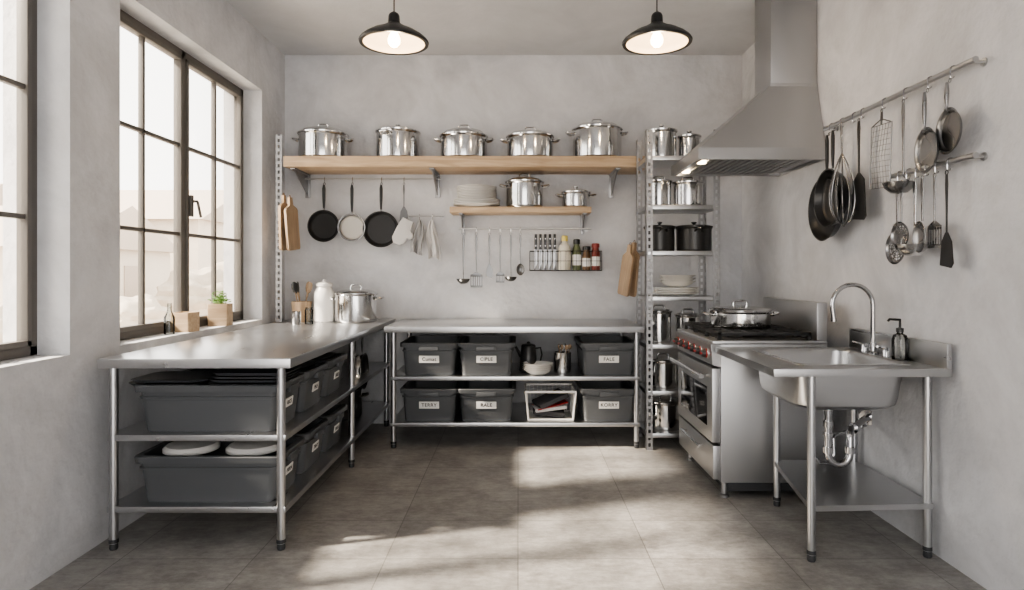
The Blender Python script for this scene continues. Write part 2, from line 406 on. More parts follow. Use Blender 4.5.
# ------------------------------------------------------------------ pots
def pot(loc, R, h, label, mat=STEEL, lid=True, side=True, lidh=.035, rz=0, name='stock_pot', knob='bow', group=None, hh=.72, hw=.045):
    r = root(name, loc, label, 'pot', group, rz)
    g = G()
    g.lathe([(0, 0), (R * .95, 0), (R * .99, .008), (R, .02), (R, h - .014), (R + .008, h - .004), (R + .006, h), (R - .004, h - .002), (R - .006, .02), (0, .012)], mat, seg=48)
    part('pot_body', g, r)
    if lid:
        g = G()
        g.lathe([(R - .008, h - .004), (R + .010, h), (R + .011, h + .009), (R * .95, h + .013), (R * .93, h + .016), (R * .82, h + lidh * .62), (R * .55, h + lidh * .88), (R * .2, h + lidh), (0, h + lidh)], mat, seg=48)
        l = part('pot_lid', g, r)
        g = G(); z = h + lidh - .002
        if knob == 'bow':
            g.tube([(-.042, 0, z - .008), (-.042, 0, z + .022), (-.030, 0, z + .034), (.030, 0, z + .034), (.042, 0, z + .022), (.042, 0, z - .008)], .0065, mat, 8)
        else:
            g.lathe([(0, z - .003), (.008, z - .003), (.008, z + .01), (.02, z + .018), (.02, z + .026), (0, z + .03)], mat, seg=20)
        part('lid_handle', g, l)
    if side:
        for sg in (1, -1):
            g = G(); z = h * hh; w = hw
            g.tube([(sg * (R - .003), -w, z), (sg * (R + .02), -w, z + .004), (sg * (R + .044), -w * .75, z + .010), (sg * (R + .052), 0, z + .012), (sg * (R + .044), w * .75, z + .010), (sg * (R + .02), w, z + .004), (sg * (R - .003), w, z)], .009, mat, 8)
            part('pot_handle', g, r)
    return r
zt = 2.22
gp = 'pots on the long wall shelf'
pot((-1.607, 5.28, zt), .195, .205, 'wide polished steel stock pot with lid on the oak shelf', lidh=.062, group=gp, hh=.8)
pot((-.99, 5.28, zt), .175, .225, 'tall steel pot with flat lid on the oak shelf', side=True, lidh=.045, group=gp, rz=70, hh=.85, knob='k')
pot((-.446, 5.28, zt), .190, .190, 'round steel stock pot with domed lid and loop handle', lidh=.07, group=gp, hh=.85)
pot((.10, 5.28, zt), .190, .185, 'low steel pot with lid and side handles', lidh=.055, group=gp, hh=.85)
pot((.652, 5.28, zt), .200, .245, 'largest steel stock pot with lid and side handles', lidh=.06, group=gp, hh=.88)

# ------------------------------------------------------------------ slotted uprights
def slotted(g, x, y, z0, z1, sx, sy, w=.045):
    t = .003
    def flange(ax):
        n = int((z1 - z0) / .05)
        for (a, b) in ((0, w * .32), (w * .68, w)):
            if ax == 'x': g.box(x + sx * a, x + sx * b, y, y + sy * t, z0, z1, GALV)
            else: g.box(x, x + sx * t, y + sy * a, y + sy * b, z0, z1, GALV)
        for k in range(n + 1):
            zc = z0 + k * .05; za, zb = max(z0, zc), min(z1, zc + .024)
            if zb <= za: continue
            if ax == 'x': g.box(x + sx * w * .32, x + sx * w * .68, y, y + sy * t, za, zb, GALV)
            else: g.box(x, x + sx * t, y + sy * w * .32, y + sy * w * .68, za, zb, GALV)
    flange('x'); flange('y')

def bracket(g, bx, zt_, ylow, drop, hw):
    g.box(bx - hw, bx + hw, 5.475, 5.489, zt_ - drop, zt_, GALV, .002)
    g.box(bx - hw, bx + hw, ylow, 5.48, zt_ - .012, zt_, GALV, .002)
    g.loft([[(bx - .004, ylow + .03, zt_ - .01), (bx - .004, 5.478, zt_ - .01), (bx - .004, 5.478, zt_ - drop + .02)], [(bx + .004, ylow + .03, zt_ - .01), (bx + .004, 5.478, zt_ - .01), (bx + .004, 5.478, zt_ - drop + .02)]], GALV)
r = root('mounted_shelf', (-.43, 5.3, 2.13), 'long oak wall shelf on slotted metal uprights and brackets', 'shelf')
g = G(); g.box(-1.86, 1.03, 5.07, 5.485, 2.135, 2.22, WOOD, .004); part('shelf_board', g, r, True)
g = G(); slotted(g, -1.92, 5.07, .905, 2.39, 1, 1, .05); part('shelf_upright', g, r, True)
for bx in (-1.80, -.69, .80):
    g = G(); bracket(g, bx, 2.134, 5.11, .20, .02); part('shelf_bracket', g, r, True)
r = root('mounted_shelf', (.02, 5.36, 1.77), 'short oak wall shelf holding plates and two pots', 'shelf')
g = G(); g.box(-.56, .60, 5.23, 5.485, 1.785, 1.835, WOOD, .004); part('shelf_board', g, r, True)
for bx in (-.47, .55):
    g = G(); bracket(g, bx, 1.785, 5.25, .16, .015); part('shelf_bracket', g, r, True)
pot((.055, 5.36, 1.835), .155, .210, 'steel pot with domed lid on the short oak shelf', lidh=.045, hh=.85, hw=.035)
pot((.485, 5.36, 1.835), .115, .125, 'small steel pot with lid on the short oak shelf', lidh=.03, hh=.8, hw=.03, name='saucepan', knob='k')
def stack(x, y, z, R, n, dz, label, grp, mat=WHITE, nm='plate', h=.022):
    o = None
    for k in range(n):
        if o is None: o = thing(nm, plateg(R, mat, h), (x, y, z), label, nm, grp)
        else: dup(o, (x + random.uniform(-.003, .003), y, z + k * dz))
stack(-.345, 5.355, 1.836, .195, 4, .013, 'wide white ceramic plate in a stack', 'plates on the short shelf')
stack(-.345, 5.355, 1.836 + 4 * .013 + .006, .165, 8, .013, 'white ceramic dinner plate in a stack', 'plates on the short shelf')

# ------------------------------------------------------------------ wall rails
def rail(nm, a, b, rad, label, hooks, off, mat=BRUSH):
    r = root(nm, ((a[0] + b[0]) / 2, (a[1] + b[1]) / 2, a[2]), label, 'rail')
    e = (Vector(b) - Vector(a)).normalized()
    g = G(); g.tube([a, b], rad, mat, 16)
    part('rail_bar', g, r, True)
    for p, sgn in ((a, 1), (b, -1)):
        g = G(); c = Vector(p) + e * sgn * .035; q = c + Vector(off); d = Vector(off).normalized()
        g.tube([c, q], rad * .55, mat, 10)
        g.tube([q - d * .005, q], .018, mat, 18)
        part('rail_bracket', g, r, True)
    perp = Vector(off).normalized() * -1
    for h in hooks:
        g = G(); c = Vector(a)
        if abs(e.x) > .5: c.x = h
        else: c.y = h
        pts = []
        for k in range(9):
            an = math.radians(-30 + 210 * k / 8); pts.append(c + perp * (-(rad + .003) * math.cos(an)) + Vector((0, 0, (rad + .003) * math.sin(an))))
        pts.append(c + perp * (rad + .003) + Vector((0, 0, -.03)))
        for k in range(1, 7):
            an = math.radians(180 * k / 6); pts.append(c + perp * (rad + .003 - .008 + .008 * math.cos(an)) + Vector((0, 0, -.03 - .008 * math.sin(an))))
        g.tube(pts, .0028, CHROME, 6); part('hook', g, r, True)
    return r

RY0 = 5.40
rail('hanging_rail', (-1.86, RY0, 2.085), (-.65, RY0, 2.085), .008, 'steel rail with pans hanging below the oak shelf', [-1.63, -1.395, -1.15, -.96], (0, .088, 0))
rail('hanging_rail', (-.95, RY0, 1.775), (-.62, RY0, 1.775), .007, 'short steel rail holding oven mitts and towels', [-.93, -.83, -.72], (0, .088, 0))
ux = [-.46, -.35, -.24, -.15, -.06, .02]
rail('hanging_rail', (-.50, RY0, 1.665), (.62, RY0, 1.665), .007, 'steel utensil rail below the short oak shelf', ux, (0, .088, 0))

def hoop(g, z, mat, r=.009, y=0): g.tube([(r * math.cos(2 * pi * k / 12), y, z + r * math.sin(2 * pi * k / 12)) for k in range(12)], .0022, mat, 6, closed=True)
def hpan(loc, R, L, label, inner=BLACK, outer=BLACK, hmat=BLACK, rz=0, depth=.04, group=None, hw=1.0):
    r = root('frying_pan', loc, label, 'pan', group, rz)
    zc = -(L + R); M = T(0, .012 + 0, zc) @ RX(90)
    g = G()
    g.lathe([(0, 0), (R * .78, 0), (R * .9, .008), (R, depth), (R + .004, depth + .001), (R - .004, depth), (R * .87, .013), (R * .80, .006)], outer, seg=48, M=M)
    g.lathe([(R * .93, depth * .55), (R * .865, .0135), (R * .80, .0065), (0, .0065)], inner, seg=48, M=M)
    part('pan_body', g, r)
    g = G(); hoop(g, -.010, hmat)
    g.loft([[(x * hw, y - .012, z) for x, y, z in rr(w, d, .004, zz)] for (w, d, zz) in ((.016, .010, -.018), (.027, .014, -.05), (.025, .014, -L * .62), (.015, .009, -L + .005))], hmat)
    g.tube([(0, -.012, -L + .02), (0, -.018, -L - .006)], .006, GALV)
    part('pan_handle', g, r)
    return r
def shaft(g, L, mat, w=.014):
    g.loft([[(x, y, z) for x, y, z in rr(ww, .005, .0018, zz, 3)] for (ww, zz) in ((w * .9, -.018), (w * 1.25, -.06), (w * .8, -L * .5), (w * .55, -L))], mat)
def ut(kind, loc, L, label, mat=TOOL, rz=0, group=None, hm=None, s=1.0, ry=0):
    hm = hm or mat
    r = root({'ladle': 'ladle', 'turner': 'slotted_turner', 'spat': 'spatula', 'skim': 'skimmer', 'whisk': 'whisk', 'spoon': 'serving_spoon', 'strain': 'mesh_strainer'}[kind], loc, label, 'utensil', group, rz)
    if ry: r.rotation_euler = (Matrix.Rotation(math.radians(rz), 3, 'Z') @ Matrix.Rotation(math.radians(ry), 3, 'Y')).to_euler()
    g = G(); hoop(g, -.010, hm)
    hl = {'ladle': .05, 'turner': .10, 'spat': .13, 'skim': .11, 'whisk': .24, 'spoon': .09, 'strain': .22}[kind] * s
    SL = L - hl
    shaft(g, SL, hm, .014 * max(1, s * .9)); part('utensil_handle', g, r)
    g = G()
    if kind == 'ladle':
        R = .045 * s; M = T(0, -.02, -SL - R * .55)
        g.lathe([(0, -R * .75), (R * .5, -R * .68), (R * .85, -R * .35), (R, 0), (R - .002, 0), (R * .83, -R * .33), (R * .48, -R * .65), (0, -R * .72)], mat, seg=28, M=M)
        g.tube([(0, 0, -SL + .02), (0, -.002, -SL - .005), (0, .02 * s - .002, -SL - R * .5)], .003, mat, 6)
    elif kind in ('turner', 'spat'):
        w0, w1 = (.028 * s, .042 * s)
        t = .0016
        z0, z1 = -SL, -L
        if kind == 'turner':
            n = 5
            for k in range(n + 1):
                x = -w1 + .004 + (2 * w1 - .008) * k / n
                g.box(x - .004 * s, x + .004 * s, -t, t, z1 + .012, z0 - .02, mat)
            g.box(-w1, w1, -t, t, z0 - .03, z0 - .012, mat, .0008); g.box(-w1, w1, -t, t, z1, z1 + .016, mat, .0008)
            g.prism([(-.006, z0 + .01), (.006, z0 + .01), (w1, z0 - .014), (-w1, z0 - .014)], -t, t, mat)
        else:
            g.prism([(-.006, z0 + .01), (.006, z0 + .01), (w0, z0 - .03), (w1 * .9, z1 + .02), (w1 * .6, z1), (-w1 * .9, z1 + .012), (-w0, z0 - .03)], -.003, .003, mat)
    elif kind == 'skim':
        R = hl / 2; M = T(0, 0, -SL - R) @ RX(90)
        g.lathe([(R * .96, .010), (R, .014), (R, .010), (R * .92, .002), (R * .72, 0), (R * .72, .002), (R * .9, .004), (R * .96, .012)], mat, seg=36, M=M)
        g.lathe([(0, 0), (R * .24, 0), (R * .24, .002), (0, .002)], mat, seg=24, M=M)
        for ra in (.42, .58): g.lathe([(R * ra - .0035, 0), (R * ra + .0035, 0), (R * ra + .0035, .002), (R * ra - .0035, .002), (R * ra - .0035, 0)], mat, seg=28, M=M)
        for k in range(12):
            a = 2 * pi * k / 12
            g.tube([(R * .2 * math.cos(a), 0.001, -SL - R + R * .2 * math.sin(a)), (R * .76 * math.cos(a), 0, -SL - R + R * .76 * math.sin(a))], .0035, mat, 5)
    elif kind == 'spoon':
        R = hl / 2; M = T(0, 0, -SL - R) @ RX(90) @ Matrix.Diagonal((.68, 1, 1, 1))
        g.lathe([(0, 0), (R * .55, .003), (R * .9, .010), (R, .016), (R * .96, .017), (R * .86, .012), (R * .5, .005), (0, .002)], mat, seg=30, M=M)
    elif kind == 'whisk':
        for k in range(6):
            a = pi * k / 6
            loop = []
            for j in range(13):
                t_ = j / 12; z = -SL - hl * t_; rad = .040 * s * (math.sin(pi * min(1, t_ ** 1.4) * .999) ** .6) * (1 if t_ < 1 else 0)
                loop.append((rad, z))
            full = [(rd * math.cos(a), rd * math.sin(a), z) for rd, z in loop] + [(-rd * math.cos(a), -rd * math.sin(a), z) for rd, z in loop[::-1][1:]]
            g.tube(full, .0022, mat, 5)
    elif kind == 'strain':
        w = .062 * s
        g.tube([(-w, 0, -SL), (w, 0, -SL), (w, 0, -L), (-w, 0, -L)], .0035, mat, 8, closed=True)
        g.tube([(-w, 0, -SL), (0, 0, -SL + .03), (w, 0, -SL)], .003, mat, 6)
        for k in range(1, 7): x = -w + 2 * w * k / 7; g.tube([(x, 0, -SL), (x, -.016, -SL - hl / 2), (x, 0, -L)], .0011, mat, 5)
        for k in range(1, 12):
            z = -SL - hl * k / 12; dd = -.016 * (1 - abs(k / 6 - 1))
            g.tube([(-w, 0, z), (-w * .5, dd, z), (w * .5, dd, z), (w, 0, z)], .0011, mat, 5)
    part('utensil_head', g, r)
    return r
HZ = 2.085 - .034
gpn = 'pans on the back wall rail'
hpan((-1.63, RY0 - .012, HZ), .130, .235, 'black frying pan hanging from the wall rail', group=gpn)
hpan((-1.395, RY0 - .012, HZ), .112, .265, 'black handled frying pan with pale speckled cooking surface', inner=SPECK, outer=TOOL, group=gpn)
hpan((-1.15, RY0 - .012, HZ), .148, .245, 'large black frying pan hanging from the wall rail', group=gpn)
ut('spat', (-.96, RY0 - .012, HZ), .34, 'grey steel spatula hanging from the wall rail', TOOLD)
def mitt(loc, s, mat, label, ry):
    g = G()
    pts = [(-.05, 0), (.05, 0), (.062, -.08), (.098, -.10), (.105, -.13), (.09, -.155), (.062, -.15), (.058, -.20), (.03, -.235), (-.03, -.238), (-.06, -.20), (-.062, -.1)]
    pts = [(x * s, z * s) for x, z in pts]
    c = (0, -.12 * s)
    sh = [(c[0] + (x - c[0]) * .86, c[1] + (z - c[1]) * .9) for x, z in pts]
    g.loft([[(x, -.022, z) for x, z in sh], [(x, -.016, z) for x, z in pts], [(x, .012, z) for x, z in pts], [(x, .018, z) for x, z in sh]], mat)
    hoop(g, .008, mat, .010)
    return thing('oven_mitt', g, loc, label, 'oven mitt', 'oven mitts on the short rail', rot=(0, math.radians(ry), 0))
mitt((-.92, RY0 - .03, 1.738), .95, CLOTHW, 'pale quilted oven mitt hanging from a short rail', 26)
def towel(g, w, h, mat, seed=0, n=26):
    rnd = random.Random(seed); ph = rnd.uniform(0, 6)
    loops = []
    for q in range(13):
        t = q / 12; z = -h * t; k = .25 + .75 * min(1, t * 2.2) ** .7
        am = .008 + .018 * t
        f = []
        for i in range(n + 1):
            u = i / n
            xx = (-w / 2 + w * u) * k + .010 * math.sin(t * 5 + ph)
            yy_ = am * math.sin(u * 10 + ph + t * 2.0) + am * .4 * math.sin(u * 19 + ph * 2 - t * 4) - .006
            zz = z - (.05 * abs(u - .3) * t) + .006 * math.sin(u * 7 + ph)
            f.append((xx, yy_, zz))
        b = [(x, y + .005, zz) for x, y, zz in f][::-1]
        loops.append(f + b)
    g.loft(loops, mat)
g = G(); towel(g, .10, .27, CLOTH, 1); thing('dish_towel', g, (-.83, RY0 - .02, 1.738), 'grey dish towel hanging from a short rail', 'towel', 'dish towels', rot=(0, math.radians(4), 0))
g = G(); towel(g, .10, .31, CLOTHW, 5); thing('dish_towel', g, (-.72, RY0 - .02, 1.738), 'white dish towel hanging from a short rail', 'towel', 'dish towels', rot=(0, math.radians(-2), 0))
def board(loc, w, h, label, rot, group, mat=WOODD):
    r = root('cutting_board', loc, label, 'cutting board', group); r.rotation_euler = rot
    g = G()
    pts = [(-.018, 0), (.018, 0), (.022, -.06), (w / 2 - .01, -.085), (w / 2, -.10), (w / 2, -h + .012), (w / 2 - .012, -h), (-w / 2 + .012, -h), (-w / 2, -h + .012), (-w / 2, -.10), (-w / 2 + .01, -.085), (-.022, -.06)]
    g.prism(pts, -.010, .010, mat); part('board_body', g, r)
    g = G(); hoop(g, .006, CORD, .010); part('hanging_loop', g, r)
    return r
board((-1.83, 5.00, 1.90), .16, .43, 'oak cutting board hanging at the shelf upright', (0, math.radians(-3), math.radians(84)), 'cutting boards on the upright')
board((-1.775, 4.98, 1.88), .15, .41, 'dark wood cutting board hanging at the shelf upright', (0, math.radians(-7), math.radians(74)), 'cutting boards on the upright')
board((.905, 4.98, 1.53), .14, .42, 'wood cutting board hanging beside the shelving unit', (0, math.radians(8), math.radians(-62)), 'cutting boards by the shelving')
board((.865, 4.93, 1.51), .12, .40, 'darker wood cutting board hanging beside the shelving unit', (0, math.radians(12), math.radians(-58)), 'cutting boards by the shelving')

UZ = 1.665 - .034; gu = 'utensils on the rail below the short shelf'
ut('ladle', (-.46, RY0 - .011, UZ), .42, 'steel ladle hanging from the rail', TOOLD, group=gu, s=1.3)
ut('turner', (-.35, RY0 - .011, UZ), .46, 'slotted steel turner hanging from the rail', TOOLD, group=gu, s=1.2)
ut('spat', (-.24, RY0 - .011, UZ), .38, 'steel spatula hanging from the rail', TOOLD, group=gu, s=.85)
ut('turner', (-.15, RY0 - .011, UZ), .42, 'narrow slotted steel turner hanging from the rail', TOOLD, group=gu, s=.85)
ut('ladle', (-.06, RY0 - .011, UZ), .40, 'steel ladle hanging from the rail', TOOLD, group=gu, s=1.15)
ut('spoon', (.02, RY0 - .011, UZ), .36, 'steel serving spoon hanging from the rail', TOOLD, group=gu, s=1.1)
def wirebasket(nm, x0, x1, y0, y1, z0, z1, label, mat=BLACK, n=14, r0=.0035):
    r = root(nm, ((x0 + x1) / 2, (y0 + y1) / 2, z0), label, 'basket'); g = G()
    for z in (z0 + r0, (z0 + z1) / 2, z1): g.tube([(x0, y0, z), (x1, y0, z), (x1, y1, z), (x0, y1, z)], r0 if z != (z0 + z1) / 2 else r0 * .6, mat, 6, closed=True)
    part('basket_rim', g, r, True)
    g = G()
    for k in range(n + 1):
        x = x0 + (x1 - x0) * k / n
        g.tube([(x, y0, z1), (x, y0, z0), (x, y1, z0), (x, y1, z1)], r0 * .55, mat, 5)
    for y in (y0 + (y1 - y0) / 3, y0 + 2 * (y1 - y0) / 3): g.tube([(x0, y, z1), (x0, y, z0), (x1, y, z0), (x1, y, z1)], r0 * .55, mat, 5)
    part('basket_wires', g, r, True); return r
wirebasket('wire_basket', .10, .70, 5.34, 5.475, 1.31, 1.475, 'black wire wall basket holding knives and bottles')
def bottle(loc, R, h, body, cap, label, lab=None, neck=.4, name='sauce_bottle'):
    r = root(name, loc, label, 'bottle', 'bottles in the wire basket'); g = G()
    g.lathe([(0, 0), (R * .92, 0), (R, .006), (R, h * .62), (R * .8, h * .72), (R * neck, h * .80), (R * neck, h * .86), (0, h * .86)], body, seg=28)
    part('bottle_body', g, r)
    g = G(); g.lathe([(0, h * .84), (R * neck * 1.25, h * .84), (R * neck * 1.25, h * .98), (R * neck, h), (0, h)], cap, seg=20); part('bottle_cap', g, r)
    if lab:
        g = G(); g.lathe([(R + .0012, h * .15), (R + .0012, h * .5)], lab, seg=28); part('bottle_label', g, r)
    return r
bottle((.395, 5.405, 1.317), .052, .29, CREAM, YEL, 'pale plastic bottle with a yellow cap', None)
bottle((.497, 5.415, 1.317), .038, .26, HERB, BLACK, 'green herb sauce bottle with dark cap', PAPER, .6)
bottle((.577, 5.395, 1.317), .034, .20, SPICE, BLACK, 'brown spice jar with dark cap', PAPER, .8, 'spice_jar')
bottle((.655, 5.405, 1.317), .038, .225, SAUCE, REDD, 'red sauce bottle with red cap', PAPER, .7)
kn = None
for k, x in enumerate((.15, .19, .23, .27, .31)):
    if kn is None:
        kn = root('knife', (x, 5.40, 1.32), 'black handled kitchen knife standing in the wire basket', 'knife', 'knives in the wire basket')
        g = G(); g.prism([(-.012, .0), (.012, .05), (.013, .17), (-.013, .17)], -.0012, .0012, TOOL); part('knife_blade', g, kn)
        g = G(); g.box(-.011, .011, -.008, .008, .168, .30, BLACK, .004); g.tube([(0, -.009, .2), (0, .009, .2)], .003, STEEL); g.tube([(0, -.009, .26), (0, .009, .26)], .003, STEEL); part('knife_handle', g, kn)
    else: dup(kn, (x, 5.40 + .01 * (k % 2), 1.32), rz=0)

# ------------------------------------------------------------------ left counter items
pot((-1.30, 5.14, .90), .165, .225, 'steel stock pot with lid on the prep table', lidh=.04, hh=.82)
r = root('canister', (-1.555, 5.14, .90), 'tall shouldered white ceramic canister with white lid', 'canister')
g = G(); g.lathe([(0, 0), (.072, 0), (.080, .010), (.081, .20), (.078, .235), (.062, .268), (.052, .285)], WHITE, seg=36)
part('canister_body', g, r)
g = G(); g.lathe([(.052, .283), (.064, .286), (.064, .306), (.05, .316), (.014, .32), (.014, .338), (0, .342)], WHITE, seg=36); part('canister_lid', g, r)
g = G(); g.lathe([(0, 0), (.065, 0), (.078, .15), (.078, .165), (.070, .165), (.060, .01), (0, .01)], WOODD, seg=32)
thing('utensil_crock', g, (-1.73, 5.12, .90), 'wooden crock holding cooking utensils', 'crock')
for k, (dx, dy, tx, ty) in enumerate(((-.02, 0, -9, 4), (.02, .01, 8, 3), (0, -.02, 2, -5), (-.01, .03, -14, 2), (.03, -.01, 15, 0))):
    g = G(); g.tube([(0, 0, 0), (0, 0, .22)], .006, WOODD, 8)
    g.lathe([(0, -.045), (.016, -.036), (.025, -.005), (.022, .03), (.01, .045), (0, .047)], WOODD if k % 2 else BLACK, seg=16, M=T(0, 0, .25) @ Matrix.Diagonal((1, .3, 1, 1)))
    thing('wooden_spoon', g, (-1.73 + dx * .6, 5.12 + dy * .6, .93), 'cooking spoon standing in the crock', 'spoon', 'spoons in the crock', rot=(math.radians(ty), math.radians(tx), k))
g = G(); g.lathe([(0, 0), (.032, 0), (.034, .005), (.034, .10), (.03, .10), (.03, .008), (0, .008)], STEEL, seg=24)
thing('small_canister', g, (-1.69, 4.88, .90), 'small steel canister on the prep table', 'canister')
g = G(); g.lathe([(0, 0), (.028, 0), (.032, .004), (.032, .11), (.026, .118), (.026, .13), (0, .13)], JAR, seg=24); thing('glass_jar', g, (-1.60, 4.9, .90), 'small clear glass jar', 'jar')
def woodbox(loc, w, h, rz, label, nm):
    r = root(nm, loc, label, 'planter', None, rz); g = G()
    g.loft([rr(w, w, .006, 0), rr(w, w, .006, h), rr(w - .02, w - .02, .004, h), rr(w - .02, w - .02, .004, h - .02)], WOOD)
    part('box_body', g, r); return r
r = woodbox((-2.065, 4.44, .93), .13, .15, 8, 'wooden box planter with a small green plant on the sill', 'potted_plant')
g = G()
for k in range(34):
    a = random.uniform(0, 2 * pi); rr0 = random.uniform(0, .035); h = random.uniform(.03, .10)
    bx, by = rr0 * math.cos(a), rr0 * math.sin(a); ex, ey = bx * 1.7, by * 1.7
    g.tube([(bx, by, .12), ((bx + ex) / 2, (by + ey) / 2, .14 + h * .5), (ex, ey, .14 + h)], [.002, .0015, .001], GREEN, 4)
    for j in range(3):
        zz = .14 + h * (.4 + .3 * j); b = a + j * 2
        g.loft([[(ex, ey, zz)], [(ex + .012 * math.cos(b) - .006 * math.sin(b), ey + .012 * math.sin(b) + .006 * math.cos(b), zz + .004), (ex + .012 * math.cos(b) + .006 * math.sin(b), ey + .012 * math.sin(b) - .006 * math.cos(b), zz + .004), (ex + .012 * math.cos(b), ey + .012 * math.sin(b), zz + .010)], [(ex + .03 * math.cos(b), ey + .03 * math.sin(b), zz + .010)]], GREEN)
part('foliage', g, r, kind='stuff')
woodbox((-2.07, 3.98, .93), .12, .12, -6, 'empty pale wooden box on the window sill', 'wooden_box')
g = G(); g.lathe([(0, 0), (.028, 0), (.03, .006), (.03, .10), (.012, .14), (.012, .18), (.014, .185), (.009, .185)], JAR, seg=24); thing('glass_bottle', g, (-2.07, 3.80, .93), 'clear glass bottle on the window sill', 'bottle')

# ------------------------------------------------------------------ back table shelf items
r = root('pitcher', (.08, 4.95, .53), 'black metal pitcher with handle and spout', 'pitcher')
g = G(); g.lathe([(0, 0), (.065, 0), (.07, .008), (.062, .12), (.055, .19), (.058, .20), (.052, .20), (.05, .18), (.055, .02), (0, .012)], BLACK, seg=32); part('pitcher_body', g, r)
g = G(); g.tube([(.055, 0, .18), (.095, 0, .185), (.105, 0, .13), (.09, 0, .07), (.062, 0, .05)], .007, BLACK); part('pitcher_handle', g, r)
g = G(); g.tube([(-.055, 0, .12), (-.08, 0, .16), (-.10, 0, .195)], [.018, .012, .009], BLACK); part('pitcher_spout', g, r)
g = G(); g.lathe([(.055, .2), (.05, .21), (.012, .218), (.012, .23), (0, .234)], BLACK, seg=28); part('pitcher_lid', g, r)
bowl = None
for k in range(4):
    if bowl is None:
        g = G(); g.lathe([(0, 0), (.05, 0), (.08, .015), (.112, .042), (.116, .044), (.108, .044), (.078, .02), (0, .006)], WHITE, seg=36)
        bowl = thing('bowl', g, (.15, 4.82, .53), 'wide white ceramic bowl in a stack', 'bowl', 'bowls on the back table shelf')
    else: dup(bowl, (.15, 4.82, .53 + .014 * k))
g = G(); g.lathe([(0, 0), (.06, 0), (.066, .006), (.066, .15), (.068, .155), (.060, .155), (.058, .01), (0, .01)], STEEL, seg=32)
thing('utensil_cup', g, (.34, 4.92, .53), 'steel cup full of cutlery and small tools', 'cup')
for k in range(9):
    a = 2 * pi * k / 9; g = G(); g.tube([(0, 0, 0), (0, 0, .17)], .004, STEEL if k % 2 else WOODD, 6)
    g.lathe([(0, -.02), (.014, -.01), (.016, .01), (0, .025)], STEEL if k % 2 else WOODD, seg=12, M=T(0, 0, .18) @ Matrix.Diagonal((1, .35, 1, 1)))
    thing('cutlery', g, (.34 + .028 * math.cos(a), 4.92 + .028 * math.sin(a), .545), 'small utensil standing in the steel cup', 'cutlery', 'cutlery in the cup', rot=(math.radians(-8 * math.sin(a)), math.radians(9 * math.cos(a)), a))
r = root('framed_box', (.245, 4.92, .19), 'pale framed open crate holding folded dark and white cloths', 'crate')
def crn(z):
    f = (z - .19) / .225; hx_ = .165 + .022 * f; hy_ = .145 + .018 * f
    return [(.245 - hx_, 4.92 - hy_, z), (.245 + hx_, 4.92 - hy_, z), (.245 + hx_, 4.92 + hy_, z), (.245 - hx_, 4.92 + hy_, z)]
g = G(); lo, hi = crn(.198), crn(.408)
g.tube(lo, .008, WHITE, 8, closed=True); g.tube(hi, .009, WHITE, 8, closed=True)
for a, b in zip(lo, hi): g.tube([a, b], .008, WHITE, 8)
part('crate_frame', g, r, True)
g = G()
for k in range(1, 12):
    for (i, j) in ((1, 2), (2, 3), (3, 0)):
        a = Vector(lo[i]).lerp(Vector(lo[j]), k / 12); b = Vector(hi[i]).lerp(Vector(hi[j]), k / 12); g.tube([a, b], .0025, WHITE, 5)
g.box(.245 - .16, .245 + .16, 4.92 - .14, 4.92 + .14, .194, .199, WHITE)
part('crate_mesh', g, r, True)
for k, (m, a, th, nm) in enumerate(((CLOTHD, -6, .018, 'dark grey'), (CLOTHW, 6, .014, 'white'), (RED, 12, .003, 'thin dark red'), (CLOTHD, 20, .020, 'charcoal'))):
    g = G(); g.box(-.12, .12, -.11, .11, -th, th, m, th * .8)
    thing('folded_cloth', g, (.235 + .004 * k, 4.91, .234 + (.0, .036, .058, .096)[k]), nm + ' folded cloth resting in the crate', 'cloth', 'cloths in the crate', rot=(0, math.radians(-a), 0.1 * k))

hpan((-1.16, 4.72, .86), .13, .16, 'black frying pan hanging under the prep table', group='pans under the prep table', rz=90)
hpan((-1.16, 4.50, .86), .11, .14, 'steel frying pan hanging under the prep table', inner=TOOL, outer=STEEL, group='pans under the prep table', rz=90)
pot((-1.35, 4.85, .205), .16, .22, 'black stock pot on the lower undershelf', IRON, lidh=.03, name='stock_pot')

# ------------------------------------------------------------------ shelving unit
SX0, SX1, SY0, SY1 = .935, 1.475, 4.67, 5.06
r = root('shelving_unit', ((SX0 + SX1) / 2, (SY0 + SY1) / 2, 0), 'slotted steel shelving unit full of pots and dishes', 'shelving')
for (x, sx) in ((SX0, 1), (SX1, -1)):
    for (y, sy) in ((SY0, 1), (SY1, -1)):
        g = G(); slotted(g, x, y, 0.0, 2.34, sx, sy, .048); part('post', g, r, True)
SZ = [2.15, 1.79, 1.455, 1.12, .77, .43, .12]
for z in SZ:
    g = G(); g.box(SX0 + .004, SX1 - .004, SY0 + .004, SY1 - .004, z - .032, z, BRUSH, .003); part('shelf', g, r, True)
yy = 4.86
gs = 'pots on the shelving unit'
pot((1.09, yy, 2.15), .11, .21, 'tall steel pot on top of the shelving unit', side=False, lidh=.03, group=gs, knob='k')
pot((1.30, yy, 2.15), .08, .17, 'small steel pot on top of the shelving unit', side=False, lidh=.025, group=gs, knob='k')
pot((1.07, yy, 1.79), .09, .19, 'steel pot on the upper shelf', side=False, lidh=.012, group=gs)
pot((1.29, yy, 1.79), .11, .18, 'steel pot on the upper shelf', side=False, lidh=.015, group=gs)
pot((1.075, yy, 1.455), .11, .18, 'black pot with lid and side handles', BLACK, lidh=.02, group=gs, hh=.85, hw=.025, knob='k', rz=90)
pot((1.335, yy, 1.455), .13, .18, 'larger black pot with lid and side handles', BLACK, lidh=.02, group=gs, hh=.85, hw=.025, knob='k', rz=90)
